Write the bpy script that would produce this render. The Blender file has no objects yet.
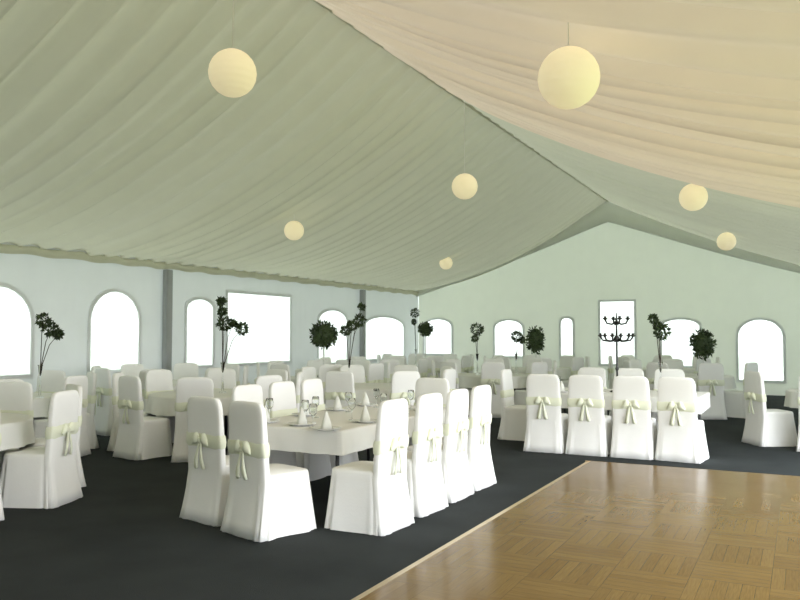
import bpy, bmesh, math, random
from mathutils import Vector, Matrix
R = math.radians
PI = math.pi
random.seed(7)
sc = bpy.context.scene
C = sc.collection

# ------------------------------------------------------------------ frame of the place
# s runs along the marquee (world +Y), t runs across it to the left (world -X)
T_L, T_R, S_0, S_1 = 10.8, -1.2, -5.6, 22.2
T_RIDGE, H_RIDGE, H_EAVE = 4.8, 5.35, 2.95
FRAMES = [0.0, 3.7, 7.4, 11.1, 14.8, 18.5, 22.2]


def P(s, t, z=0.0):
    return Vector((-t, s, z))


# ------------------------------------------------------------------ materials
def new_mat(name):
    m = bpy.data.materials.new(name)
    m.use_nodes = True
    nt = m.node_tree
    nt.nodes.clear()
    return m, nt, nt.nodes, nt.links


def fabric(name, col, translucent=0.0, tcol=None, rough=0.9, bump=0.12, scale=60.0, var=0.05, fold=None):
    m, nt, N, L = new_mat(name)
    out = N.new('ShaderNodeOutputMaterial')
    p = N.new('ShaderNodeBsdfPrincipled')
    p.inputs['Roughness'].default_value = rough
    p.inputs['Specular IOR Level'].default_value = 0.15
    tc = N.new('ShaderNodeTexCoord')
    no = N.new('ShaderNodeTexNoise')
    no.inputs['Scale'].default_value = 3.0
    no.inputs['Detail'].default_value = 4
    L.new(tc.outputs['Object'], no.inputs['Vector'])
    mx = N.new('ShaderNodeMix'); mx.data_type = 'RGBA'
    mx.inputs['A'].default_value = (*[c * (1 - var) for c in col], 1)
    mx.inputs['B'].default_value = (*[min(1, c * (1 + var)) for c in col], 1)
    L.new(no.outputs['Fac'], mx.inputs['Factor'])
    L.new(mx.outputs['Result'], p.inputs['Base Color'])
    n2 = N.new('ShaderNodeTexNoise')
    n2.inputs['Scale'].default_value = scale
    L.new(tc.outputs['Object'], n2.inputs['Vector'])
    b = N.new('ShaderNodeBump')
    b.inputs['Strength'].default_value = bump
    b.inputs['Distance'].default_value = 0.01
    L.new(n2.outputs['Fac'], b.inputs['Height'])
    last = b
    if fold:                                   # soft hanging folds of a wall cloth
        mp = N.new('ShaderNodeMapping')
        mp.inputs['Scale'].default_value = (1, 1, 0.06)
        L.new(tc.outputs['Object'], mp.inputs['Vector'])
        n3 = N.new('ShaderNodeTexNoise')
        n3.inputs['Scale'].default_value = fold
        n3.inputs['Detail'].default_value = 2
        L.new(mp.outputs['Vector'], n3.inputs['Vector'])
        b2 = N.new('ShaderNodeBump')
        b2.inputs['Strength'].default_value = 0.5
        b2.inputs['Distance'].default_value = 0.08
        L.new(n3.outputs['Fac'], b2.inputs['Height'])
        L.new(b.outputs['Normal'], b2.inputs['Normal'])
        last = b2
    L.new(last.outputs['Normal'], p.inputs['Normal'])
    if translucent > 0:
        tr = N.new('ShaderNodeBsdfTranslucent')
        tr.inputs['Color'].default_value = (*(tcol or col), 1)
        ms = N.new('ShaderNodeMixShader')
        ms.inputs['Fac'].default_value = translucent
        L.new(p.outputs[0], ms.inputs[1]); L.new(tr.outputs[0], ms.inputs[2])
        L.new(ms.outputs[0], out.inputs[0])
    else:
        L.new(p.outputs[0], out.inputs[0])
    return m


def plain(name, col, rough=0.5, metal=0.0, spec=0.5, trans=0.0, var=0.06, scale=8.0):
    m, nt, N, L = new_mat(name)
    out = N.new('ShaderNodeOutputMaterial')
    p = N.new('ShaderNodeBsdfPrincipled')
    p.inputs['Roughness'].default_value = rough
    p.inputs['Metallic'].default_value = metal
    p.inputs['Specular IOR Level'].default_value = spec
    p.inputs['Transmission Weight'].default_value = trans
    if trans > 0:
        p.inputs['IOR'].default_value = 1.15
    tc = N.new('ShaderNodeTexCoord')
    no = N.new('ShaderNodeTexNoise')
    no.inputs['Scale'].default_value = scale
    L.new(tc.outputs['Object'], no.inputs['Vector'])
    mx = N.new('ShaderNodeMix'); mx.data_type = 'RGBA'
    mx.inputs['A'].default_value = (*[c * (1 - var) for c in col], 1)
    mx.inputs['B'].default_value = (*[min(1, c * (1 + var)) for c in col], 1)
    L.new(no.outputs['Fac'], mx.inputs['Factor'])
    L.new(mx.outputs['Result'], p.inputs['Base Color'])
    L.new(p.outputs[0], out.inputs[0])
    return m


def carpet_mat():
    m, nt, N, L = new_mat('charcoal_carpet')
    out = N.new('ShaderNodeOutputMaterial')
    p = N.new('ShaderNodeBsdfPrincipled')
    p.inputs['Roughness'].default_value = 0.95
    p.inputs['Specular IOR Level'].default_value = 0.1
    tc = N.new('ShaderNodeTexCoord')
    n1 = N.new('ShaderNodeTexNoise'); n1.inputs['Scale'].default_value = 1.3; n1.inputs['Detail'].default_value = 5
    n2 = N.new('ShaderNodeTexNoise'); n2.inputs['Scale'].default_value = 160; n2.inputs['Detail'].default_value = 2
    for n in (n1, n2):
        L.new(tc.outputs['Object'], n.inputs['Vector'])
    ad = N.new('ShaderNodeMath'); ad.operation = 'MULTIPLY'
    L.new(n1.outputs['Fac'], ad.inputs[0]); L.new(n2.outputs['Fac'], ad.inputs[1])
    cr = N.new('ShaderNodeValToRGB')
    cr.color_ramp.elements[0].position = 0.08; cr.color_ramp.elements[0].color = (0.022, 0.026, 0.026, 1)
    cr.color_ramp.elements[1].position = 0.5; cr.color_ramp.elements[1].color = (0.050, 0.056, 0.056, 1)
    L.new(ad.outputs[0], cr.inputs['Fac'])
    L.new(cr.outputs['Color'], p.inputs['Base Color'])
    b = N.new('ShaderNodeBump'); b.inputs['Strength'].default_value = 0.5; b.inputs['Distance'].default_value = 0.01
    L.new(n2.outputs['Fac'], b.inputs['Height'])
    L.new(b.outputs['Normal'], p.inputs['Normal'])
    L.new(p.outputs[0], out.inputs[0])
    return m


def parquet_mat():
    m, nt, N, L = new_mat('oak_parquet')
    out = N.new('ShaderNodeOutputMaterial')
    p = N.new('ShaderNodeBsdfPrincipled')
    p.inputs['Specular IOR Level'].default_value = 0.11
    tc = N.new('ShaderNodeTexCoord')
    sep = N.new('ShaderNodeSeparateXYZ')
    L.new(tc.outputs['Object'], sep.inputs[0])
    # chequer of squares, grain turned by 90 degrees in alternate ones
    ch = N.new('ShaderNodeTexChecker'); ch.inputs['Scale'].default_value = 1 / 0.46
    L.new(tc.outputs['Object'], ch.inputs['Vector'])
    sw = N.new('ShaderNodeCombineXYZ')
    L.new(sep.outputs['Y'], sw.inputs['X']); L.new(sep.outputs['X'], sw.inputs['Y'])
    mv = N.new('ShaderNodeMix'); mv.data_type = 'VECTOR'
    L.new(ch.outputs['Fac'], mv.inputs['Factor'])
    L.new(tc.outputs['Object'], mv.inputs['A']); L.new(sw.outputs[0], mv.inputs['B'])
    br = N.new('ShaderNodeTexBrick')
    br.offset = 0.0
    br.inputs['Scale'].default_value = 1.0
    br.inputs['Brick Width'].default_value = 0.46
    br.inputs['Row Height'].default_value = 0.0767
    br.inputs['Mortar Size'].default_value = 0.0014
    br.inputs['Color1'].default_value = (0.190, 0.119, 0.036, 1)
    br.inputs['Color2'].default_value = (0.152, 0.091, 0.026, 1)
    br.inputs['Mortar'].default_value = (0.09, 0.055, 0.02, 1)
    L.new(mv.outputs['Result'], br.inputs['Vector'])
    mp = N.new('ShaderNodeMapping'); mp.inputs['Scale'].default_value = (3, 45, 3)
    L.new(mv.outputs['Result'], mp.inputs['Vector'])
    gr = N.new('ShaderNodeTexNoise'); gr.inputs['Scale'].default_value = 2.5; gr.inputs['Detail'].default_value = 6
    L.new(mp.outputs[0], gr.inputs['Vector'])
    cr = N.new('ShaderNodeValToRGB')
    cr.color_ramp.elements[0].position = 0.3; cr.color_ramp.elements[0].color = (0.78, 0.74, 0.68, 1)
    cr.color_ramp.elements[1].position = 0.75; cr.color_ramp.elements[1].color = (1.1, 1.08, 1.03, 1)
    L.new(gr.outputs['Fac'], cr.inputs['Fac'])
    mm = N.new('ShaderNodeMix'); mm.data_type = 'RGBA'; mm.blend_type = 'MULTIPLY'
    mm.inputs['Factor'].default_value = 1
    L.new(br.outputs['Color'], mm.inputs['A']); L.new(cr.outputs['Color'], mm.inputs['B'])
    L.new(mm.outputs['Result'], p.inputs['Base Color'])
    n2 = N.new('ShaderNodeTexNoise'); n2.inputs['Scale'].default_value = 2.0
    L.new(tc.outputs['Object'], n2.inputs['Vector'])
    mr = N.new('ShaderNodeMapRange')
    mr.inputs['To Min'].default_value = 0.15; mr.inputs['To Max'].default_value = 0.24
    L.new(n2.outputs['Fac'], mr.inputs['Value'])
    L.new(mr.outputs[0], p.inputs['Roughness'])
    L.new(p.outputs[0], out.inputs[0])
    return m


def pane_mat():
    m, nt, N, L = new_mat('clear_plastic_pane')
    out = N.new('ShaderNodeOutputMaterial')
    tc = N.new('ShaderNodeTexCoord')
    no = N.new('ShaderNodeTexNoise'); no.inputs['Scale'].default_value = 4
    L.new(tc.outputs['Object'], no.inputs['Vector'])
    tp = N.new('ShaderNodeBsdfTransparent'); tp.inputs[0].default_value = (0.92, 0.95, 0.95, 1)
    tr = N.new('ShaderNodeBsdfTranslucent'); tr.inputs[0].default_value = (0.95, 0.96, 0.95, 1)
    gl = N.new('ShaderNodeBsdfGlossy'); gl.inputs['Roughness'].default_value = 0.12
    mr = N.new('ShaderNodeMapRange'); mr.inputs['To Min'].default_value = 0.55; mr.inputs['To Max'].default_value = 0.75
    L.new(no.outputs['Fac'], mr.inputs['Value'])
    a = N.new('ShaderNodeMixShader')
    L.new(mr.outputs[0], a.inputs[0]); L.new(tp.outputs[0], a.inputs[1]); L.new(tr.outputs[0], a.inputs[2])
    b = N.new('ShaderNodeMixShader'); b.inputs[0].default_value = 0.04
    L.new(a.outputs[0], b.inputs[1]); L.new(gl.outputs[0], b.inputs[2])
    L.new(b.outputs[0], out.inputs[0])
    return m


def lantern_mat():
    m, nt, N, L = new_mat('lit_paper')
    out = N.new('ShaderNodeOutputMaterial')
    p = N.new('ShaderNodeBsdfPrincipled')
    p.inputs['Base Color'].default_value = (0.88, 0.82, 0.64, 1)
    p.inputs['Roughness'].default_value = 0.85
    p.inputs['Emission Color'].default_value = (1.0, 0.83, 0.48, 1)
    p.inputs['Emission Strength'].default_value = LANTERN
    tc = N.new('ShaderNodeTexCoord')
    no = N.new('ShaderNodeTexNoise'); no.inputs['Scale'].default_value = 14
    L.new(tc.outputs['Object'], no.inputs['Vector'])
    b = N.new('ShaderNodeBump'); b.inputs['Strength'].default_value = 0.15; b.inputs['Distance'].default_value = 0.02
    L.new(no.outputs['Fac'], b.inputs['Height']); L.new(b.outputs[0], p.inputs['Normal'])
    L.new(p.outputs[0], out.inputs[0])
    return m


def leaf_mat():
    m, nt, N, L = new_mat('dark_leaves')
    out = N.new('ShaderNodeOutputMaterial')
    p = N.new('ShaderNodeBsdfPrincipled')
    p.inputs['Roughness'].default_value = 0.6
    g = N.new('ShaderNodeNewGeometry')
    cr = N.new('ShaderNodeValToRGB')
    cr.color_ramp.elements[0].color = (0.014, 0.026, 0.008, 1)
    cr.color_ramp.elements[1].color = (0.055, 0.09, 0.026, 1)
    L.new(g.outputs['Random Per Island'], cr.inputs[0])
    L.new(cr.outputs[0], p.inputs['Base Color'])
    L.new(p.outputs[0], out.inputs[0])
    return m


LANTERN = 0.15
M = dict(
    lining=fabric('grey_green_lining', (0.65, 0.64, 0.505), 0.10, (0.62, 0.62, 0.45), bump=0.05),
    ivory=fabric('ivory_lining', (0.80, 0.70, 0.55), 0.11, (0.82, 0.68, 0.50), bump=0.05),
    wall=fabric('white_wall_cloth', (0.83, 0.84, 0.83), 0.38, (0.83, 0.85, 0.86), bump=0.05, fold=2.6),
    gable=fabric('gable_wall_cloth', (0.84, 0.85, 0.80), 0.40, (0.84, 0.86, 0.80), bump=0.05, fold=2.6),
    cover=fabric('white_chair_cover', (0.88, 0.88, 0.855), 0, bump=0.08),
    sash=fabric('pale_sash', (0.80, 0.825, 0.66), 0, bump=0.05, rough=0.7),
    cloth=fabric('white_tablecloth', (0.82, 0.82, 0.79), 0, bump=0.06),
    post=plain('grey_metal', (0.36, 0.375, 0.375), 0.5, 0.3),
    tabletop=plain('table_board', (0.30, 0.22, 0.14), 0.6),
    steel=plain('dark_steel', (0.05, 0.05, 0.05), 0.4, 0.8),
    brass=plain('edge_strip_metal', (0.62, 0.50, 0.30), 0.4, 0.4),
    china=plain('white_china', (0.82, 0.82, 0.80), 0.2),
    napkin=fabric('napkin_linen', (0.80, 0.81, 0.76), 0, bump=0.05),
    glass=plain('clear_glass', (0.96, 0.98, 0.98), 0.03, 0, 0.5, 1.0, var=0.01),
    bark=plain('twig_bark', (0.055, 0.042, 0.03), 0.8),
    pot=plain('grey_ceramic', (0.30, 0.28, 0.30), 0.5),
    whitestem=plain('white_painted_stem', (0.75, 0.75, 0.72), 0.5),
    wick=plain('ivory_wax', (0.70, 0.66, 0.52), 0.6),
    cord=plain('white_cord', (0.75, 0.73, 0.66), 0.7),
    carpet=carpet_mat(), parquet=parquet_mat(), pane=pane_mat(), lantern=lantern_mat(), leaf=leaf_mat(),
)


def grass_mat():
    m, nt, N, L = new_mat('lawn')
    out = N.new('ShaderNodeOutputMaterial')
    p = N.new('ShaderNodeBsdfPrincipled'); p.inputs['Roughness'].default_value = 0.9
    tc = N.new('ShaderNodeTexCoord')
    no = N.new('ShaderNodeTexNoise'); no.inputs['Scale'].default_value = 0.8; no.inputs['Detail'].default_value = 8
    L.new(tc.outputs['Object'], no.inputs['Vector'])
    cr = N.new('ShaderNodeValToRGB')
    cr.color_ramp.elements[0].position = 0.3; cr.color_ramp.elements[0].color = (0.12, 0.19, 0.05, 1)
    cr.color_ramp.elements[1].position = 0.7; cr.color_ramp.elements[1].color = (0.25, 0.31, 0.12, 1)
    L.new(no.outputs['Fac'], cr.inputs[0]); L.new(cr.outputs[0], p.inputs['Base Color'])
    L.new(p.outputs[0], out.inputs[0])
    return m


M['grass'] = grass_mat()


# ------------------------------------------------------------------ object helpers
def obj(name, bm, mat, parent=None, smooth=True, loc=None):
    me = bpy.data.meshes.new(name)
    bmesh.ops.recalc_face_normals(bm, faces=bm.faces[:])
    bm.to_mesh(me); bm.free()
    me.materials.append(mat)
    if smooth:
        me.polygons.foreach_set('use_smooth', [True] * len(me.polygons))
    o = bpy.data.objects.new(name, me); C.objects.link(o)
    if parent:
        o.parent = parent
    if loc is not None:
        o.location = loc
    return o


def tag(o, label=None, cat=None, group=None):
    if label: o['label'] = label
    if cat: o['category'] = cat
    if group: o['group'] = group
    return o


def thing(name, label, cat, loc=(0, 0, 0), rz=0, group=None):
    o = bpy.data.objects.new(name, None); C.objects.link(o)
    o.empty_display_size = 0.1
    o.location = loc; o.rotation_euler = (0, 0, rz)
    return tag(o, label, cat, group)


def struct(o):
    o['kind'] = 'structure'
    return o


def dup(root, loc, rz, label, group=None):
    r = root.copy(); C.objects.link(r)
    r.location = loc; r.rotation_euler = (0, 0, rz)
    r['label'] = label
    if group: r['group'] = group
    for ch in list(root.children):
        c = ch.copy(); C.objects.link(c); c.parent = r
        for g in list(ch.children):
            d = g.copy(); C.objects.link(d); d.parent = c
    return r


# ------------------------------------------------------------------ mesh helpers
def box(bm, c, d, bev=0.0, mat=None):
    r = bmesh.ops.create_cube(bm, size=1)
    vs = r['verts']
    for v in vs:
        v.co = Vector((v.co.x * d[0], v.co.y * d[1], v.co.z * d[2]))
    if bev:
        es = list({e for v in vs for e in v.link_edges})
        g = bmesh.ops.bevel(bm, geom=es, offset=bev, segments=2, affect='EDGES')
        vs = list({v for f in g['faces'] for v in f.verts} | {v for v in vs if v.is_valid})
    for v in vs:
        if mat: v.co = mat @ v.co
        v.co += Vector(c)
    return vs


def rings(bm, rs, closed=True, cap0=False, cap1=False):
    loops = [[bm.verts.new(p) for p in r] for r in rs]
    n = len(loops[0])
    for a, b in zip(loops, loops[1:]):
        for i in range(n if closed else n - 1):
            j = (i + 1) % n
            bm.faces.new((a[i], a[j], b[j], b[i]))
    if cap0: bm.faces.new(loops[0][::-1])
    if cap1: bm.faces.new(loops[-1])
    return loops


def tube(bm, pts, rad, n=8):
    pts = [Vector(p) for p in pts]
    rs = []
    for i, p in enumerate(pts):
        d = (pts[min(i + 1, len(pts) - 1)] - pts[max(i - 1, 0)]).normalized()
        a = d.orthogonal().normalized() if i == 0 else (a - d * a.dot(d)).normalized()
        b = d.cross(a)
        r = rad[i] if isinstance(rad, (list, tuple)) else rad
        rs.append([p + (a * math.cos(2 * PI * k / n) + b * math.sin(2 * PI * k / n)) * r for k in range(n)])
    rings(bm, rs, True, True, True)


def lathe(bm, prof, n=24, c=(0, 0, 0)):
    c = Vector(c)
    rings(bm, [[c + Vector((r * math.cos(2 * PI * k / n), r * math.sin(2 * PI * k / n), z)) for k in range(n)]
               for r, z in prof], True, True, True)


def sup(a, e):          # superellipse direction
    c, s = math.cos(a), math.sin(a)
    return (math.copysign(abs(c) ** (2 / e), c), math.copysign(abs(s) ** (2 / e), s))


def holed_sheet(name, outer, holes, thick, mapf, mat):
    cu = bpy.data.curves.new(name, 'CURVE')
    cu.dimensions = '2D'; cu.fill_mode = 'BOTH'; cu.extrude = thick / 2
    for loop in [outer] + holes:
        sp = cu.splines.new('POLY')
        sp.points.add(len(loop) - 1)
        for q, (u, v) in zip(sp.points, loop):
            q.co = (u, v, 0, 1)
        sp.use_cyclic_u = True
    o = bpy.data.objects.new(name, cu); C.objects.link(o)
    me = bpy.data.meshes.new_from_object(o.evaluated_get(bpy.context.evaluated_depsgraph_get()))
    bpy.data.objects.remove(o)
    bm = bmesh.new(); bm.from_mesh(me)
    bpy.data.meshes.remove(me)
    for v in bm.verts:
        v.co = mapf(v.co.x, v.co.y, v.co.z)
    return obj(name, bm, mat, smooth=False)


# ------------------------------------------------------------------ setting: ground, floor
bm = bmesh.new()
bmesh.ops.create_grid(bm, x_segments=2, y_segments=2, size=60)
o = struct(obj('ground', bm, M['grass'], smooth=False, loc=(-4.8, 8, -0.06)))

bm = bmesh.new()
box(bm, P((S_0 + S_1) / 2, (T_L + T_R) / 2, -0.025), (T_L - T_R + 0.1, S_1 - S_0 + 0.1, 0.05))
struct(obj('floor', bm, M['carpet'], smooth=False))

# dance floor laid on the carpet
df = thing('dance_floor', 'polished oak parquet dance floor laid on the dark carpet', 'dance floor', P(2.5, 0.66, 0))
D0, D1, E0, E1 = -4.3, 9.5, -0.95, 2.3
bm = bmesh.new()
box(bm, P((D0 + D1) / 2 - 2.5, (E0 + E1) / 2 - 0.66, 0.0125), (E1 - E0, D1 - D0, 0.025))
obj('parquet', bm, M['parquet'], df, smooth=False)
for (a, b, c, d) in ((D0, D1, E1, E1 + 0.07), (D1, D1 + 0.07, E0, E1 + 0.07)):
    bm = bmesh.new()
    lo = [P(a - 2.5, c - 0.66, 0), P(b - 2.5, c - 0.66, 0), P(b - 2.5, d - 0.66, 0), P(a - 2.5, d - 0.66, 0)]
    long_s = (b - a) > (d - c)
    hi = []
    for q in lo:                                # a ramped strip: high at the parquet, low at the carpet
        inner = (abs(q.x - (-(E1 - 0.66))) < 0.001) if long_s else (abs(q.y - (D1 - 2.5)) < 0.001)
        hi.append(q + Vector((0, 0, 0.026 if inner else 0.006)))
    rings(bm, [lo, hi], True, True, True)
    tag(obj('edge_strip', bm, M['brass'], df, smooth=False), 'pale ramped edge strip')


# ------------------------------------------------------------------ setting: walls and windows
def arch(u0, u1, z0, z1, rise=None, n=12):
    w = (u1 - u0) / 2
    rise = w * 0.95 if rise is None else rise
    pts = [(u0, z0), (u1, z0)]
    for k in range(n + 1):
        a = PI * k / n
        pts.append(((u0 + u1) / 2 + w * math.cos(a), z1 - rise + rise * math.sin(a)))
    return pts


def rect(u0, u1, z0, z1):
    return [(u0, z0), (u1, z0), (u1, z1), (u0, z1)]


def grow(loop, k):
    cx = sum(p[0] for p in loop) / len(loop); cz = sum(p[1] for p in loop) / len(loop)
    u0, u1 = min(p[0] for p in loop), max(p[0] for p in loop)
    z0, z1 = min(p[1] for p in loop), max(p[1] for p in loop)
    mu, mz = (u0 + u1) / 2, (z0 + z1) / 2
    fu, fz = 1 + 2 * k / (u1 - u0), 1 + 2 * k / (z1 - z0)
    return [(mu + (p[0] - mu) * fu, mz + (p[1] - mz) * fz) for p in loop]


win_n = [0]


def window(loop, mapf):
    win_n[0] += 1
    w = struct(holed_sheet('window_%d' % win_n[0], grow(loop, 0.02), [], 0.004, lambda u, v, d: mapf(u, v, d), M['pane']))
    f = holed_sheet('window_frame', grow(loop, 0.05), [grow(loop, -0.015)], 0.014, lambda u, v, d: mapf(u, v, d - 0.022), M['wall'])
    f.parent = w


left_map = lambda u, v, d: P(u, T_L + 0.02 + d, v)
far_map = lambda u, v, d: P(S_1 + 0.02 + d, u, v)

left_wins = [arch(0.6, 1.7, 0.92, 2.32), arch(2.9, 4.0, 0.92, 2.32), arch(5.0, 6.1, 0.92, 2.32),
             arch(7.1, 8.25, 0.92, 2.30), arch(9.38, 10.5, 0.92, 2.33),
             arch(11.72, 12.52, 0.92, 2.28, 0.2), rect(12.95, 15.25, 0.92, 2.46),
             arch(16.45, 17.85, 0.82, 2.2, 0.3), arch(18.75, 21.2, 0.85, 2.08, 0.3)]
holes = [l for l in left_wins]
struct(holed_sheet('wall_left', rect(S_0, S_1 + 0.04, 0, H_EAVE + 0.06), holes, 0.012, left_map, M['wall']))
for l in left_wins: window(l, left_map)

far_wins = [arch(9.65, 10.6, 0.95, 2.05, 0.25), arch(7.35, 8.25, 0.9, 2.0, 0.25), arch(5.85, 6.22, 0.85, 2.05, 0.15),
            rect(4.12, 5.08, 0.72, 2.50), arch(2.42, 3.42, 0.70, 1.98, 0.2), arch(0.42, 1.5, 0.36, 1.96, 0.45)]
gable = [(T_R, 0), (T_L, 0), (T_L, H_EAVE + 0.06), (T_RIDGE, H_RIDGE + 0.1), (T_R, H_EAVE + 0.06)]
struct(holed_sheet('wall_far', gable, far_wins, 0.012, far_map, M['gable']))
for l in far_wins: window(l, far_map)

bm = bmesh.new()
rings(bm, [[P(S_0 - .02, a, z) for a, z in gable], [P(S_0 - .032, a, z) for a, z in gable]], True, True, True)
struct(obj('wall_near_unseen', bm, M['wall'], smooth=False))  # unseen end wall, added so the chair backs fall in shade

# right side: closed beyond the dance floor, rolled open beside it (daylight comes in here)
bm = bmesh.new()
box(bm, P((11.2 + S_1) / 2, T_R - 0.03, H_EAVE / 2), (0.012, S_1 - 11.2, H_EAVE))
box(bm, P((S_0 + 1.2) / 2, T_R - 0.03, H_EAVE / 2), (0.012, 1.2 - S_0, H_EAVE))  # out-of-view near panel, added to cut daylight on the chair backs
struct(obj('wall_right', bm, M['wall'], smooth=False))


# ------------------------------------------------------------------ setting: pleated lining
def lining(name, t0, z0, t1, z1, s0, s1, sag, mat, seed, amp=0.03, pitch=0.27, lip=None, valance=0.0):
    rnd = random.Random(seed)
    nu = 34
    step = 0.045
    nv = int((s1 - s0) / step)
    # irregular pleat phase along s
    ph, phs, am = 0.0, [], []
    f = 1.0; a = 1.0
    for j in range(nv + 1):
        if j % 7 == 0:
            f = rnd.uniform(0.7, 1.4); a = 0.8 * a + 0.2 * rnd.uniform(0.2, 2.2)
        ph += 2 * PI * step / pitch * f
        phs.append(ph); am.append(a)
    L2 = math.hypot(t1 - t0, z1 - z0)
    nrm = Vector((0, 0, 1))
    bm = bmesh.new()
    grid = []
    drift = [rnd.uniform(-1, 1) for _ in range(nv + 1)]
    for j in range(nv + 1):
        s = s0 + j * step
        row = []
        bay = abs(math.sin(PI * s / 3.7))
        for i in range(nu + 1):
            u = i / nu
            t = t0 + (t1 - t0) * u
            z = z0 + (z1 - z0) * u - 4 * sag * u * (1 - u) - 0.10 * bay * math.sin(PI * u)
            env = min(1.0, 0.35 + 5 * u) if u < .5 else min(1.0, 0.5 + 4 * (1 - u))
            p = phs[j] + 0.5 * math.sin(2.2 * u + j * 0.01)
            z += amp * env * am[j] * (abs(math.sin(p / 2)) * 1.4 - 0.9) + 0.008 * math.sin(2.7 * p + 3 * u) * env
            if u > 0.9:                        # the hem puffs out over the eave
                z += 0.05 * math.sin(p / 2) * (u - 0.9) * 10 * 0.5
            row.append(bm.verts.new(P(s, t, z)))
        if valance:                            # cove: the lining rolls over and hangs a little down the wall
            for du, dz in ((-0.05, 0.015), (-0.075, 0.05), (-0.07, 0.10), (-0.05, valance)):
                row.append(bm.verts.new(P(s, t1 + du + 0.012 * am[j] * math.sin(phs[j]), z1 - dz + 0.012 * math.sin(phs[j] * .5))))
        grid.append(row)
    for a_, b_ in zip(grid, grid[1:]):
        for i in range(len(a_) - 1):
            bm.faces.new((a_[i], a_[i + 1], b_[i + 1], b_[i]))
    if lip:                                    # strip added above the far edge, out of view, closing the drop against skylight
        last = grid[-1]
        up = []
        for i, v in enumerate(last):
            u = i / nu
            up.append(bm.verts.new(v.co + Vector((0, 0.02, lip * 4 * u * (1 - u) + 0.14))))
        for i in range(nu):
            bm.faces.new((last[i], last[i + 1], up[i + 1], up[i]))
    return struct(obj(name, bm, mat))


lining('ceiling_left', T_RIDGE, H_RIDGE, T_L, H_EAVE, S_0, S_1, 0.40, M['lining'], 3, amp=0.095, pitch=0.42, valance=0.15)
lining('ceiling_right', T_RIDGE, H_RIDGE, T_R, H_EAVE, S_0, 11.1, 0.29, M['ivory'], 5, amp=0.10, pitch=0.40, lip=0.20)
lining('ceiling_far', T_RIDGE, H_RIDGE, T_R, H_EAVE, 11.12, S_1, 0.12, M['lining'], 9, amp=0.07, pitch=0.42)

trim_n = [0]


def trim(bm, mat, smooth=False):
    trim_n[0] += 1
    return struct(obj('trim_%d' % trim_n[0], bm, mat, smooth=smooth))


# ridge welt, fabric wrapped
bm = bmesh.new()
tube(bm, [P(S_0, T_RIDGE, H_RIDGE - 0.01), P(S_1, T_RIDGE, H_RIDGE - 0.01)], 0.03, 12)
trim(bm, M['lining'], True)
# gathered fabric beam along the gable end
bm = bmesh.new()
prof = []
nseg = 60
for k in range(nseg + 1):
    t = T_L - (T_L - T_R) * k / nseg
    u = abs(t - T_RIDGE) / 6.0
    z = H_RIDGE + (H_EAVE - H_RIDGE) * u
    dr = 0.16
    w = 0.02 * math.sin(k * 2.1)
    zt, zb = z + 0.02, z - 0.62 + 0.42 * u ** 0.8 - 0.10 * math.sin(PI * u)
    prof.append([P(S_1 - 0.10, t, zt), P(S_1 - 0.16 + w, t, (zt + zb) / 2), P(S_1 - 0.2 + w, t, zb + 0.05), P(S_1 - 0.13, t, zb), P(S_1 - 0.06, t, zb + 0.05), P(S_1 - 0.03, t, zt)])
rings(bm, prof, True, True, True)
trim(bm, M['gable'], True)
# eave rail
for tt in (T_L - 0.03,):
    bm = bmesh.new()
    box(bm, P((S_0 + S_1) / 2, tt, H_EAVE + 0.0), (0.06, S_1 - S_0 - 0.3, 0.05), 0.01)
    trim(bm, M['wall'])
# posts
for s in (3.7, 11.1, 18.5):
    bm = bmesh.new()
    box(bm, P(s, T_L - 0.10, (H_EAVE - 0.16) / 2), (0.12, 0.16, H_EAVE - 0.16), 0.012)
    box(bm, P(s, T_L - 0.10, 0.012), (0.2, 0.26, 0.024))
    trim(bm, M['post'])
    if s >= 11:
        bm = bmesh.new()
        box(bm, P(s + 0.15, T_R + 0.10, (H_EAVE - 0.2) / 2), (0.12, 0.16, H_EAVE - 0.2), 0.012)
        trim(bm, M['post'])


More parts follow.
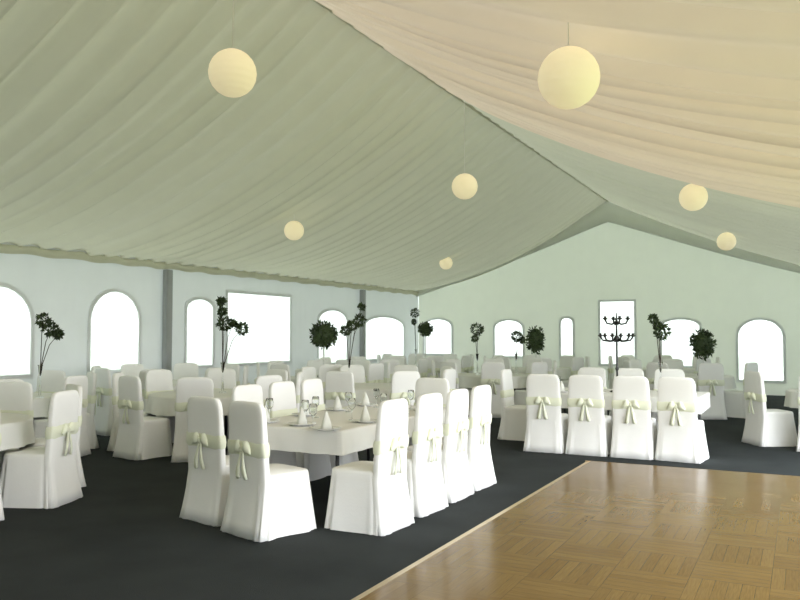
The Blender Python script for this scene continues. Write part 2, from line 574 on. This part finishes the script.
# ------------------------------------------------------------------ covered chair
def cover_mesh(seed):
    rnd = random.Random(seed)
    bm = bmesh.new()
    n = 72
    phs = [rnd.uniform(0, 6.28) for _ in range(4)]
    rs = []
    for z in (0.004, 0.05, 0.13, 0.24, 0.35, 0.42, 0.455, 0.472, 0.478):
        k = 1 - min(1, z / 0.46)
        hw = 0.236 + 0.030 * k ** 1.2
        hd = 0.240 + 0.030 * k ** 1.2
        ins = {0.472: 0.975, 0.478: 0.94}.get(z, 1.0)
        ring = []
        for i in range(n):
            a = 2 * PI * i / n
            cx, cy = sup(a, 6.5)
            f = 1 + (0.040 * math.sin(9 * a + phs[0]) + 0.028 * math.sin(14 * a + phs[1]) + 0.018 * math.sin(23 * a + phs[2])) * k ** 0.8
            corner = abs(math.sin(2 * a))
            f += 0.03 * k * corner
            ring.append(Vector((cx * hw * f * ins, cy * hd * f * ins, z)))
        rs.append(ring)
    lo = rings(bm, rs)
    c = bm.verts.new((0, 0, 0.486))
    top = lo[-1]
    for i in range(n):
        bm.faces.new((top[i], top[(i + 1) % n], c))
    # the back: a flat padded slab with a rounded head, leaning a little
    rs = []
    m = 40
    for z, w, d in ((0.006, .268, .050), (0.10, .256, .046), (0.25, .243, .043), (0.40, .236, .041), (0.55, .233, .038), (0.72, .230, .036), (0.86, .227, .034), (0.94, .223, .033),
                    (0.985, .213, .031), (1.012, .196, .028), (1.026, .165, .022), (1.032, .12, .012)):
        y = -0.200 - (0.06 * (z - 0.40) if z > 0.4 else 0.055 * (1 - z / 0.4) ** 1.2)
        ring = []
        for i in range(m):
            a = 2 * PI * i / m
            cx, cy = sup(a, 5)
            wob = 1 + 0.02 * math.sin(5 * a + phs[3]) + 0.16 * max(0, 1 - z / 0.4) * math.sin(11 * a + phs[1])
            ring.append(Vector((cx * w, y + cy * d * wob, z)))
        rs.append(ring)
    rings(bm, rs, True, True, True)
    return bm


def sash_mesh():
    bm = bmesh.new()
    m = 40
    out = []
    for z, e in ((0.615, 0), (0.63, .006), (0.67, .009), (0.71, .006), (0.725, 0)):
        y = -0.200 - 0.06 * (z - 0.40)
        out.append([Vector((sup(2 * PI * i / m, 5)[0] * (.2330 + e), y + sup(2 * PI * i / m, 5)[1] * (.0400 + e), z + .004 * math.sin(i * .9))) for i in range(m)])
    rings(bm, out)
    return bm


def bow_mesh():
    bm = bmesh.new()
    y0 = -0.268
    for sx in (-1, 1):
        rs = []                                 # loop of the bow
        for k in range(9):
            q = k / 8
            w = 0.012 + 0.038 * math.sin(PI * min(q * 1.05, 1)) ** 0.8
            x = sx * (0.008 + 0.100 * q); z = 0.675 - 0.030 * q * q + 0.02 * math.sin(PI * q)
            th = 0.006 + 0.020 * math.sin(PI * q)
            rs.append([Vector((x, y0 - 0.008 + th * math.cos(2 * PI * j / 10), z + w * math.sin(2 * PI * j / 10))) for j in range(10)])
        rings(bm, rs, True, True, True)
        rs = []                                 # hanging tail
        for k in range(8):
            q = k / 7
            x = sx * (0.010 + 0.040 * q); z = 0.665 - 0.22 * q
            w = 0.014 + 0.014 * q
            y = y0 - 0.006 - 0.012 * math.sin(PI * q)
            rs.append([Vector((x - w, y + 0.006 * math.sin(6 * q), z)), Vector((x, y - 0.010, z - 0.01)), Vector((x + w, y, z)), Vector((x, y + 0.004, z - 0.01))])
        rings(bm, rs, True, True, True)
    ret = bmesh.ops.create_uvsphere(bm, u_segments=10, v_segments=8, radius=0.024)
    for v in ret['verts']:
        v.co = Vector((v.co.x, v.co.y * 0.6 + y0 - 0.01, v.co.z * 1.2 + 0.672))
    return bm


protos = []
sash_me = bow_me = None
for k in range(4):
    r = thing('covered_chair', 'white covered chair', 'chair')
    cv = obj('chair_cover', cover_mesh(20 + k), M['cover'], r)
    if k == 0:
        sh = obj('sash', sash_mesh(), M['sash'], r)
        bw = obj('bow', bow_mesh(), M['sash'], sh)
        sash_me, bow_me = sh.data, bw.data
    else:
        sh = bpy.data.objects.new('sash', sash_me); C.objects.link(sh); sh.parent = r
        bw = bpy.data.objects.new('bow', bow_me); C.objects.link(bw); bw.parent = sh
    tag(sh, 'pale ivory green sash'); 
    protos.append(r)
used = [False] * 4
chair_i = [0]
rc = random.Random(4)


def chair(s, t, face_s, face_t, label, group, jit=3):
    """chair at (s, t) whose sitter would look towards (face_s, face_t)"""
    k = chair_i[0] % 4
    chair_i[0] += 1
    d = P(face_s, face_t)
    rz = math.atan2(d.y, d.x) - PI / 2 + R(rc.uniform(-jit, jit))
    if not used[k]:
        used[k] = True
        r = protos[k]
        r.location = P(s, t, 0); r.rotation_euler = (0, 0, rz)
        tag(r, label, 'chair', group)
        return r
    return dup(protos[k], P(s, t, 0), rz, label, group)


# ------------------------------------------------------------------ tables
TOP = 0.74


def leg_bm(h):
    bm = bmesh.new()
    tube(bm, [(0, 0, 0), (0, 0, h)], 0.018, 10)
    lathe(bm, [(0.024, 0.0), (0.024, 0.012), (0.018, 0.02)], 10)
    return bm


def round_cloth(r, drop, seed):
    rnd = random.Random(seed)
    bm = bmesh.new()
    n = 96
    ph = rnd.uniform(0, 6)
    rs = []
    for q, (rad, z, f) in enumerate(((r * .5, TOP + .004, 0), (r - .01, TOP + .004, 0), (r + .004, TOP - .002, 0), (r + .010, TOP - .02, 0),
                                     (r + .014, TOP - drop * .4, .35), (r + .02, TOP - drop * .75, .8), (r + .024, TOP - drop, 1))):
        rs.append([Vector(((rad + .020 * f * (.2 + math.sin(17 * 2 * PI * i / n + ph))) * math.cos(2 * PI * i / n),
                           (rad + .020 * f * (.2 + math.sin(17 * 2 * PI * i / n + ph))) * math.sin(2 * PI * i / n),
                           z)) for i in range(n)])
    lo = rings(bm, rs)
    bm.faces.new(lo[0])
    return bm


def rect_cloth(lx, ly, drop):
    bm = bmesh.new()
    n = 200
    rs = []

    def per(i):
        L = 2 * (lx + ly); d = L * i / n
        hx, hy = lx / 2, ly / 2
        if d < lx: return (-hx + d, -hy), (0, -1)
        d -= lx
        if d < ly: return (hx, -hy + d), (1, 0)
        d -= ly
        if d < lx: return (hx - d, hy), (0, 1)
        d -= lx
        return (-hx, hy - d), (-1, 0)
    for off, z, f in ((-.02, TOP + .004, 0), (.003, TOP, 0), (.008, TOP - .02, 0), (.012, TOP - drop * .5, .5), (.016, TOP - drop, 1)):
        ring = []
        for i in range(n):
            (x, y), (nx, ny) = per(i)
            e = off + .008 * f * math.sin(i * .8)
            cx = abs(abs(x) - lx / 2) < .04 and abs(abs(y) - ly / 2) < .04
            if off < 0:
                sx = (lx / 2 + off) / (lx / 2); sy = (ly / 2 + off) / (ly / 2)
                ring.append(Vector((x * sx, y * sy, z)))
            else:
                ring.append(Vector((x + nx * e + (math.copysign(e, x) if cx and nx == 0 else 0),
                                    y + ny * e + (math.copysign(e, y) if cx and ny == 0 else 0), z)))
        rs.append(ring)
    lo = rings(bm, rs)
    bm.faces.new(lo[0])
    return bm


RT = 0.80
round_top = None
round_table_proto = round_cloth_proto = None


def round_table(s, t, what, r=RT):
    global round_table_proto, round_cloth_proto
    lab = 'round table under the white cloth, ' + what
    labc = 'white cloth on the round table, ' + what
    if r != RT or round_table_proto is None:
        tb = thing('round_table', lab, 'table', P(s, t, 0), 0, 'round tables')
        bm = bmesh.new()
        lathe(bm, [(r - .01, TOP - .03), (r, TOP - .025), (r, TOP - .005), (r - .01, TOP)], 48)
        obj('tabletop', bm, M['tabletop'], tb)
        for k in range(4):
            a = PI / 4 + k * PI / 2
            lg = obj('leg', leg_bm(TOP - .03), M['steel'], tb, loc=(r * .55 * math.cos(a), r * .55 * math.sin(a), 0))
        cl = tag(obj('tablecloth', round_cloth(r, .23, 3), M['cloth'], loc=P(s, t, 0)), labc, 'tablecloth', 'round white tablecloths')
        if r == RT:
            round_table_proto, round_cloth_proto = tb, cl
    else:
        dup(round_table_proto, P(s, t, 0), 0.3 * s, lab)
        dup(round_cloth_proto, P(s, t, 0), 0.7 * s, labc)


DIRS = ['nearest', 'near right', 'right', 'far right',
        'farthest', 'far left', 'left', 'near left']


def ring_of_chairs(s, t, what, keep=range(8), rad=None, r=RT, turn=0.0):
    rad = rad or r + 0.20
    base = math.atan2(-s, -(-t))               # direction from the table towards the camera, world XY
    # world centre
    c = P(s, t)
    to_cam = math.atan2(-c.y, -c.x)
    for k in keep:
        a = to_cam + k * PI / 4 + turn
        pos = c + Vector((math.cos(a), math.sin(a), 0)) * rad
        f = c - pos
        chair(pos.y, -pos.x, f.y, -f.x, 'white covered chair, %s at the round table %s' % (DIRS[k], what), 'chairs around the round tables')


def long_table(s0, s1, t0, t1, lab, labc):
    tb = thing('banquet_table', lab, 'table', P((s0 + s1) / 2, (t0 + t1) / 2, 0))
    lx, ly = t1 - t0, s1 - s0
    bm = bmesh.new()
    box(bm, (0, 0, TOP - .016), (lx, ly, .032), .004)
    obj('tabletop', bm, M['tabletop'], tb, smooth=False)
    for sx in (-1, 1):
        for sy in (-1, 1):
            obj('leg', leg_bm(TOP - .034), M['steel'], tb, loc=(sx * (lx / 2 - .12), sy * (ly / 2 - .14), 0))
    tag(obj('tablecloth', rect_cloth(lx, ly, .20), M['cloth'], loc=P((s0 + s1) / 2, (t0 + t1) / 2, 0)), labc, 'tablecloth')


# the long table beside the dance floor
LT = (5.62, 8.02, 3.46, 4.60)
long_table(*LT, 'long table with white cloth nearest the camera, beside the dance floor', 'white cloth on the nearest long table, beside the dance floor')
ORD = ['nearest', 'second from the near end', 'third from the near end', 'farthest']
ss = [5.58, 6.27, 6.90, 7.52]
g = 'chairs at the nearest long table'
for k, s in enumerate(ss):
    chair(s, 3.17, 0, 1, 'white covered chair, dance floor side of the long table, ' + ORD[k], g)
sl = [6.50, 7.12, 7.72]
OL = ['nearest', 'middle', 'farthest']
for k, s in enumerate(sl):
    chair(s, 4.92, 0, -1, 'white covered chair, left side of the long table, ' + OL[k], g)
chair(5.09, 3.79, 1, -0.30, 'right white covered chair at the long table near end, back to camera', g, 1)
chair(5.30, 4.41, 1, -0.24, 'left white covered chair at the near end of the long table', g, 1)
chair(8.36, 4.0, -1, 0, 'white covered chair at the far end of the long table, facing the camera', g)

# the table across the far end of the dance floor
LT3 = (10.64, 11.84, 1.18, 3.34)
long_table(*LT3, 'table with white cloth standing across beyond the dance floor', 'white cloth on the table beyond the far edge of the dance floor')
g = 'chairs at the table beyond the dance floor'
for k, t in enumerate((3.07, 2.50, 1.93, 1.36)):
    chair(10.32, t, 1, (0, 0, 0.03, -0.06)[k], 'white covered chair backing onto dance floor far edge, ' + ['leftmost', 'second from left', 'third from left', 'rightmost'][k] + ' of four', g)
for k, t in enumerate((3.0, 2.4, 1.8)):
    chair(12.24, t, -1, 0, 'white covered chair facing camera across the table beyond dance floor, ' + ['left', 'middle', 'right'][k] + '', g)
chair(11.25, 3.76, 0, -1, 'white covered chair at the left end of the table beyond the dance floor', g)

# round tables: (s, t, where, chairs kept)
W = [
    (4.55, 7.24, 'cut by left picture edge', (0, 1, 2, 3, 4, 5)),
    (6.62, 9.42, 'near the left arched windows', (0, 1, 2, 3, 4, 5)),
    (8.40, 7.30, 'left behind the long table', range(8)),
    (9.90, 9.43, 'by the grey post', range(8)),
    (10.80, 6.00, 'straight behind the long table', range(8)),
    (12.60, 8.15, 'under the leftmost topiary ball', range(8)),
    (15.30, 8.60, 'behind the leftmost topiary', range(8)),
    (15.00, 5.60, 'with two leafy sprigs', range(8)),
    (18.50, 8.80, 'in the far corner', range(8)),
    (18.40, 5.77, 'under the middle topiary', range(8)),
    (16.50, 2.00, 'under the rightmost topiary ball', (0, 1, 4, 5, 6, 7)),
    (19.70, 3.00, 'before the tall window', range(8)),
]
for i, (s, t, what, keep) in enumerate(W):
    round_table(s, t, what)
    ring_of_chairs(s, t, what, keep, turn=[0.18, 0.1, 0.64, 0.58, 0.35, 0.1, 0.3, 0.0, 0.2, 0.1, 0.3, 0.0][i])
round_table(12.85, -0.38, 'cut by the right picture edge', 0.6)
ring_of_chairs(12.85, -0.38, 'cut by the right picture edge', (0, 7), rad=0.98, r=0.6, turn=-0.15)


# ------------------------------------------------------------------ centrepieces
ZT = TOP + 0.0045


def leaves(bm, c, r, n, size, rnd, squash=1.0):
    c = Vector(c)
    for _ in range(n):
        d = Vector((rnd.gauss(0, 1), rnd.gauss(0, 1), rnd.gauss(0, 1))).normalized()
        p = c + Vector((d.x, d.y, d.z * squash)) * r * rnd.uniform(0.72, 1.06)
        a = (d + Vector((rnd.uniform(-.9, .9), rnd.uniform(-.9, .9), rnd.uniform(-.9, .9)))).normalized()
        b = a.orthogonal().normalized()
        b = (Matrix.Rotation(rnd.uniform(0, 6.28), 3, a) @ b)
        L = size * rnd.uniform(.7, 1.3)
        q = a.cross(b)
        vs = [bm.verts.new(p + v) for v in (-a * L * .5, b * L * .25 + q * L * .06, a * L * .6, -b * L * .25 + q * L * .06)]
        bm.faces.new(vs)


def topiary(s, t, ball_h, r, squash, label, seed):
    rnd = random.Random(seed)
    o = thing('topiary', label, 'topiary', P(s, t, ZT), 0, 'topiary balls')
    h = ball_h - ZT
    bm = bmesh.new()
    lathe(bm, [(.085, 0), (.115, .0), (.118, .02), (.08, .09), (.055, .14), (.06, .15), (.05, .155)], 20)
    obj('pot', bm, M['pot'], o)
    bm = bmesh.new()
    tube(bm, [(0, 0, .12), (.004, .002, h * .5), (0, 0, h)], .014, 8)
    tag(obj('stem', bm, M['whitestem'], o), 'thin pale stem')
    bm = bmesh.new()
    x = bmesh.ops.create_icosphere(bm, subdivisions=3, radius=r * .82)
    for v in x['verts']:
        v.co = Vector((v.co.x, v.co.y, v.co.z * squash + h)) * 1.0
    leaves(bm, (0, 0, h), r, 420, r * .36, rnd, squash)
    tag(obj('foliage', bm, M['leaf'], o, smooth=False), 'dense dark green leaf ball')


topiary(12.60, 8.15, 1.55, .25, 1.0, 'dark green topiary ball on a pale stem, leftmost, before the left windows', 1)
topiary(18.40, 5.77, 1.43, .22, 1.55, 'tall oval dark topiary ball left of the narrow end wall window', 2)
topiary(16.50, 1.75, 1.36, .23, 1.25, 'dark topiary ball farthest right, beside the right arched window', 3)
topiary(18.50, 8.80, 1.70, .19, 1.0, 'small dark topiary ball in the far left corner', 4)


def sprigs(s, t, tufts, label, seed):
    """a slim vase with bent twigs that end in leafy tufts: (dx, dz, r), dx to the right of the camera"""
    rnd = random.Random(seed)
    o = thing('leafy_arrangement', label, 'flower arrangement', P(s, t, ZT), R(27.3), 'leafy arrangements')
    bm = bmesh.new()
    lathe(bm, [(.045, 0), (.05, .004), (.05, .012), (.014, .03), (.012, .26), (.026, .40), (.034, .42), (.028, .42), (.012, .3)], 16)
    tag(obj('vase', bm, M['glass'], o), 'slim clear trumpet vase')
    for dx, dz, r in tufts:
        dy = rnd.uniform(-.06, .06)
        bm = bmesh.new()
        e = Vector((dx, dy, dz - ZT))
        tube(bm, [(0, 0, .28), (dx * .1, dy * .1, .42), (dx * .5, dy * .5, .42 + (e.z - .42) * .65), e], [.006, .006, .005, .003], 6)
        tw = obj('twig', bm, M['bark'], o)
        bm = bmesh.new()
        leaves(bm, e, r, int(60 + 900 * r), .055, rnd)
        obj('leaf_tuft', bm, M['leaf'], tw, smooth=False)


sprigs(6.80, 8.72, [(.02, 1.74, .085), (.14, 1.62, .10), (.22, 1.56, .06)], 'dark leafy sprigs leaning right between the two left arched windows', 11)
sprigs(8.55, 7.20, [(-.03, 2.02, .06), (-.02, 1.88, .06), (.0, 1.71, .10), (.13, 1.71, .05), (.26, 1.64, .09)], 'tall dark leafy sprigs before the wide left window, one arm reaching right', 12)
sprigs(10.72, 6.45, [(-.06, 1.62, .08), (.05, 1.70, .08), (.17, 1.78, .10), (.20, 2.0, .05)], 'dark leafy sprigs rising right beside the leftmost topiary ball', 13)
sprigs(14.92, 5.92, [(.0, 1.66, .13), (-.05, 1.48, .07)], 'leafy sprig, left one of two on the mid tent table', 14)
sprigs(15.25, 5.20, [(.02, 1.52, .11), (.12, 1.44, .07)], 'leafy sprig, right one of two on the mid tent table', 15)
sprigs(11.45, 1.78, [(-.10, 1.78, .06), (.02, 1.60, .11), (-.03, 1.68, .06)], 'leafy sprigs beyond the dance floor, right of the tiered candelabra', 16)
sprigs(18.75, 9.20, [(-.03, 2.14, .12), (-.05, 1.9, .07)], 'leafy sprigs in the far corner left of the small topiary ball', 17)

# two tiered candelabra before the tall middle window
cd = thing('candelabra', 'dark two tiered candelabra before the tall window of the end wall', 'candelabra', P(11.2, 2.33, ZT), R(27.3))
bm = bmesh.new()
lathe(bm, [(.10, 0), (.105, .012), (.06, .03), (.025, .07), (.018, .10)], 20)
obj('base', bm, M['steel'], cd)
bm = bmesh.new()
lathe(bm, [(.014, .08), (.014, .3), (.028, .33), (.014, .36), (.013, .70), (.035, .735), (.04, .77), (.015, .80), (.012, 1.0), (.02, 1.02), (.012, 1.04), (.006, 1.12)], 14)
obj('stem', bm, M['steel'], cd)
for tier, (z, n, L) in enumerate(((.76, 6, .23), (1.0, 4, .16))):
    for k in range(n):
        a = 2 * PI * k / n
        dx, dy = math.cos(a), math.sin(a)
        bm = bmesh.new()
        tube(bm, [(0, 0, z), (dx * L * .4, dy * L * .4, z - .045), (dx * L * .85, dy * L * .85, z - .03), (dx * L, dy * L, z + .02)], .013, 8)
        lathe(bm, [(.012, z + .015), (.036, z + .035), (.038, z + .042), (.018, z + .046), (.02, z + .07)], 12, (dx * L, dy * L, 0))
        ar = obj('arm', bm, M['steel'], cd)

# ------------------------------------------------------------------ place settings on the two long tables
gl = bmesh.new()
lathe(gl, [(.032, 0), (.034, .003), (.006, .012), (.004, .09), (.012, .10), (.034, .13), (.037, .17), (.030, .205), (.0285, .205), (.0355, .17), (.032, .132), (.01, .104)], 16)
wine = tag(obj('wine_glass', gl, M['glass']), 'x', 'glass')
pl = bmesh.new()
lathe(pl, [(.07, 0), (.075, .004), (.125, .018), (.127, .021), (.122, .021), (.075, .008), (.02, .007)], 32)
plate = tag(obj('dinner_plate', pl, M['china']), 'x', 'plate')
nb = bmesh.new()
rsn = []
for z, w, d in ((0, .055, .05), (.05, .045, .04), (.10, .028, .025), (.15, .008, .006)):
    rsn.append([Vector((w * sup(2 * PI * i / 16, 1.3)[0] * (1 + .12 * math.sin(5 * 2 * PI * i / 16)), d * sup(2 * PI * i / 16, 1.3)[1], z)) for i in range(16)])
rings(nb, rsn, True, True, True)
nap = tag(obj('napkin', nb, M['napkin']), 'x', 'napkin')
first = [True]


def setting(s, t, ds, dt, where):
    """plate at (s, t); (ds, dt) points from the sitter to the table middle"""
    items = ((plate, P(s, t, ZT), 'white dinner plate', 'dinner plates'), (nap, P(s, t, ZT + .0085), 'peaked white napkin', 'peaked napkins'),
             (wine, P(s + ds * .2 + dt * .1, t + dt * .2 + ds * .1, ZT), 'clear wine glass', 'wine glasses'))
    for o, loc, nm, grp in items:
        lab = nm + ' ' + where
        if first[0]:
            o.location = loc; tag(o, lab, None, grp)
        else:
            c = o.copy(); C.objects.link(c); c.location = loc; tag(c, lab, None, grp)
    first[0] = False


for k, s in enumerate(ss):
    setting(s + .03 if k == 0 else s, 3.60, 0, 1, 'on the long table, dance floor side, ' + ORD[k])
for k, s in enumerate(sl):
    setting(s, 4.43, 0, -1, 'on the long table, left side, ' + OL[k])
setting(5.80, 3.98, 1, 0, 'on the long table, near end, right')
setting(5.82, 4.40, 1, 0, 'on the long table, near end, left')
for k, t in enumerate((3.03, 2.53, 2.00, 1.45)):
    setting(10.83, t, 1, 0, 'on the table beyond dance floor, near side, ' + ['leftmost', 'second from left', 'third from left', 'rightmost'][k])


# ------------------------------------------------------------------ paper lanterns
def lantern(s, t, z, dia, top, label):
    o = thing('paper_lantern', label, 'lantern', P(s, t, z), 0, 'paper lanterns')
    r = dia / 2
    bm = bmesh.new()
    prof = []
    N = 66
    for k in range(N + 1):
        th = PI * (0.08 + 0.84 * k / N)
        rr = r * (1 + 0.010 * abs(math.sin(th * 11)) - .005)
        prof.append((rr * math.sin(th), -rr * math.cos(th)))
    lathe(bm, prof, 48)
    obj('paper_shade', bm, M['lantern'], o)
    bm = bmesh.new()
    tube(bm, [(0, 0, r * .95), (0, 0, top - z)], .004, 6)
    obj('cord', bm, M['cord'], o)
    bm = bmesh.new()
    lathe(bm, [(r * .26, r * .955), (r * .27, r * .97), (r * .24, r * 1.0), (r * .2, r * .99)], 20)
    obj('rim', bm, M['cord'], o)


def roof_z(s, t, sag):
    u = abs(t - T_RIDGE) / 6.0
    return H_RIDGE + (H_EAVE - H_RIDGE) * u - 4 * sag * u * (1 - u) - .02


lantern(4.85, 1.29, 3.19, .39, roof_z(4.85, 1.29, .29), 'large round paper lantern under the ivory lining above the dance floor')
lantern(5.11, 4.23, 3.76, .40, roof_z(5.1, 4.23, .40), 'round paper lantern at upper left, hanging near the ridge')
lantern(11.1, 4.60, 3.85, .40, roof_z(11.1, 4.6, .40), 'paper lantern under the ridge, middle of the tent')
lantern(11.4, 1.30, 3.46, .38, roof_z(11.3, 1.3, .12), 'paper lantern just below the edge of the ivory lining')
lantern(18.4, 1.43, 3.60, .40, roof_z(18.4, 1.43, .12), 'small far paper lantern by the end gable, at right')
lantern(11.1, 7.80, 3.36, .34, roof_z(11.1, 7.8, .40), 'paper lantern low under the left lining')
lantern(18.5, 8.20, 3.42, .34, roof_z(18.5, 8.2, .40), 'far paper lantern above the far left corner')

# ------------------------------------------------------------------ daylight
w = bpy.data.worlds.new('overcast'); sc.world = w
w.use_nodes = True
N = w.node_tree.nodes; L = w.node_tree.links
N.clear()
out = N.new('ShaderNodeOutputWorld'); bg = N.new('ShaderNodeBackground')
tc = N.new('ShaderNodeTexCoord'); sp = N.new('ShaderNodeSeparateXYZ')
L.new(tc.outputs['Generated'], sp.inputs[0])
cr = N.new('ShaderNodeValToRGB')
cr.color_ramp.elements[0].position = 0.0; cr.color_ramp.elements[0].color = (0.97, 0.98, 1.0, 1)
cr.color_ramp.elements[1].position = 0.8; cr.color_ramp.elements[1].color = (0.82, 0.90, 1.0, 1)
L.new(sp.outputs['Z'], cr.inputs[0])
L.new(cr.outputs[0], bg.inputs[0])
dt_ = N.new('ShaderNodeVectorMath'); dt_.operation = 'DOT_PRODUCT'      # brighter cloud towards the hidden sun
dt_.inputs[1].default_value = Vector((0.86, -0.35, 0.36)).normalized()
L.new(tc.outputs['Generated'], dt_.inputs[0])
cl_ = N.new('ShaderNodeMapRange'); cl_.inputs['From Min'].default_value = 0.2; cl_.inputs['From Max'].default_value = 1.0
cl_.inputs['To Min'].default_value = 1.0; cl_.inputs['To Max'].default_value = 3.2
L.new(dt_.outputs['Value'], cl_.inputs['Value'])
L.new(cl_.outputs[0], bg.inputs[1])
L.new(bg.outputs[0], out.inputs[0])

# ------------------------------------------------------------------ camera
cam = bpy.data.cameras.new('camera'); co = bpy.data.objects.new('camera', cam); C.objects.link(co)
cam.lens = 35; cam.sensor_width = 36; cam.clip_start = 0.05
co.location = (0, 0, 1.55)
co.rotation_euler = (R(90 + 2.57), 0, R(27.3))
sc.camera = co
sc.view_settings.view_transform = 'Standard'
sc.view_settings.look = 'None'
sc.view_settings.gamma = 1
sc.view_settings.use_curve_mapping = False
sc.view_settings.exposure = 1.45
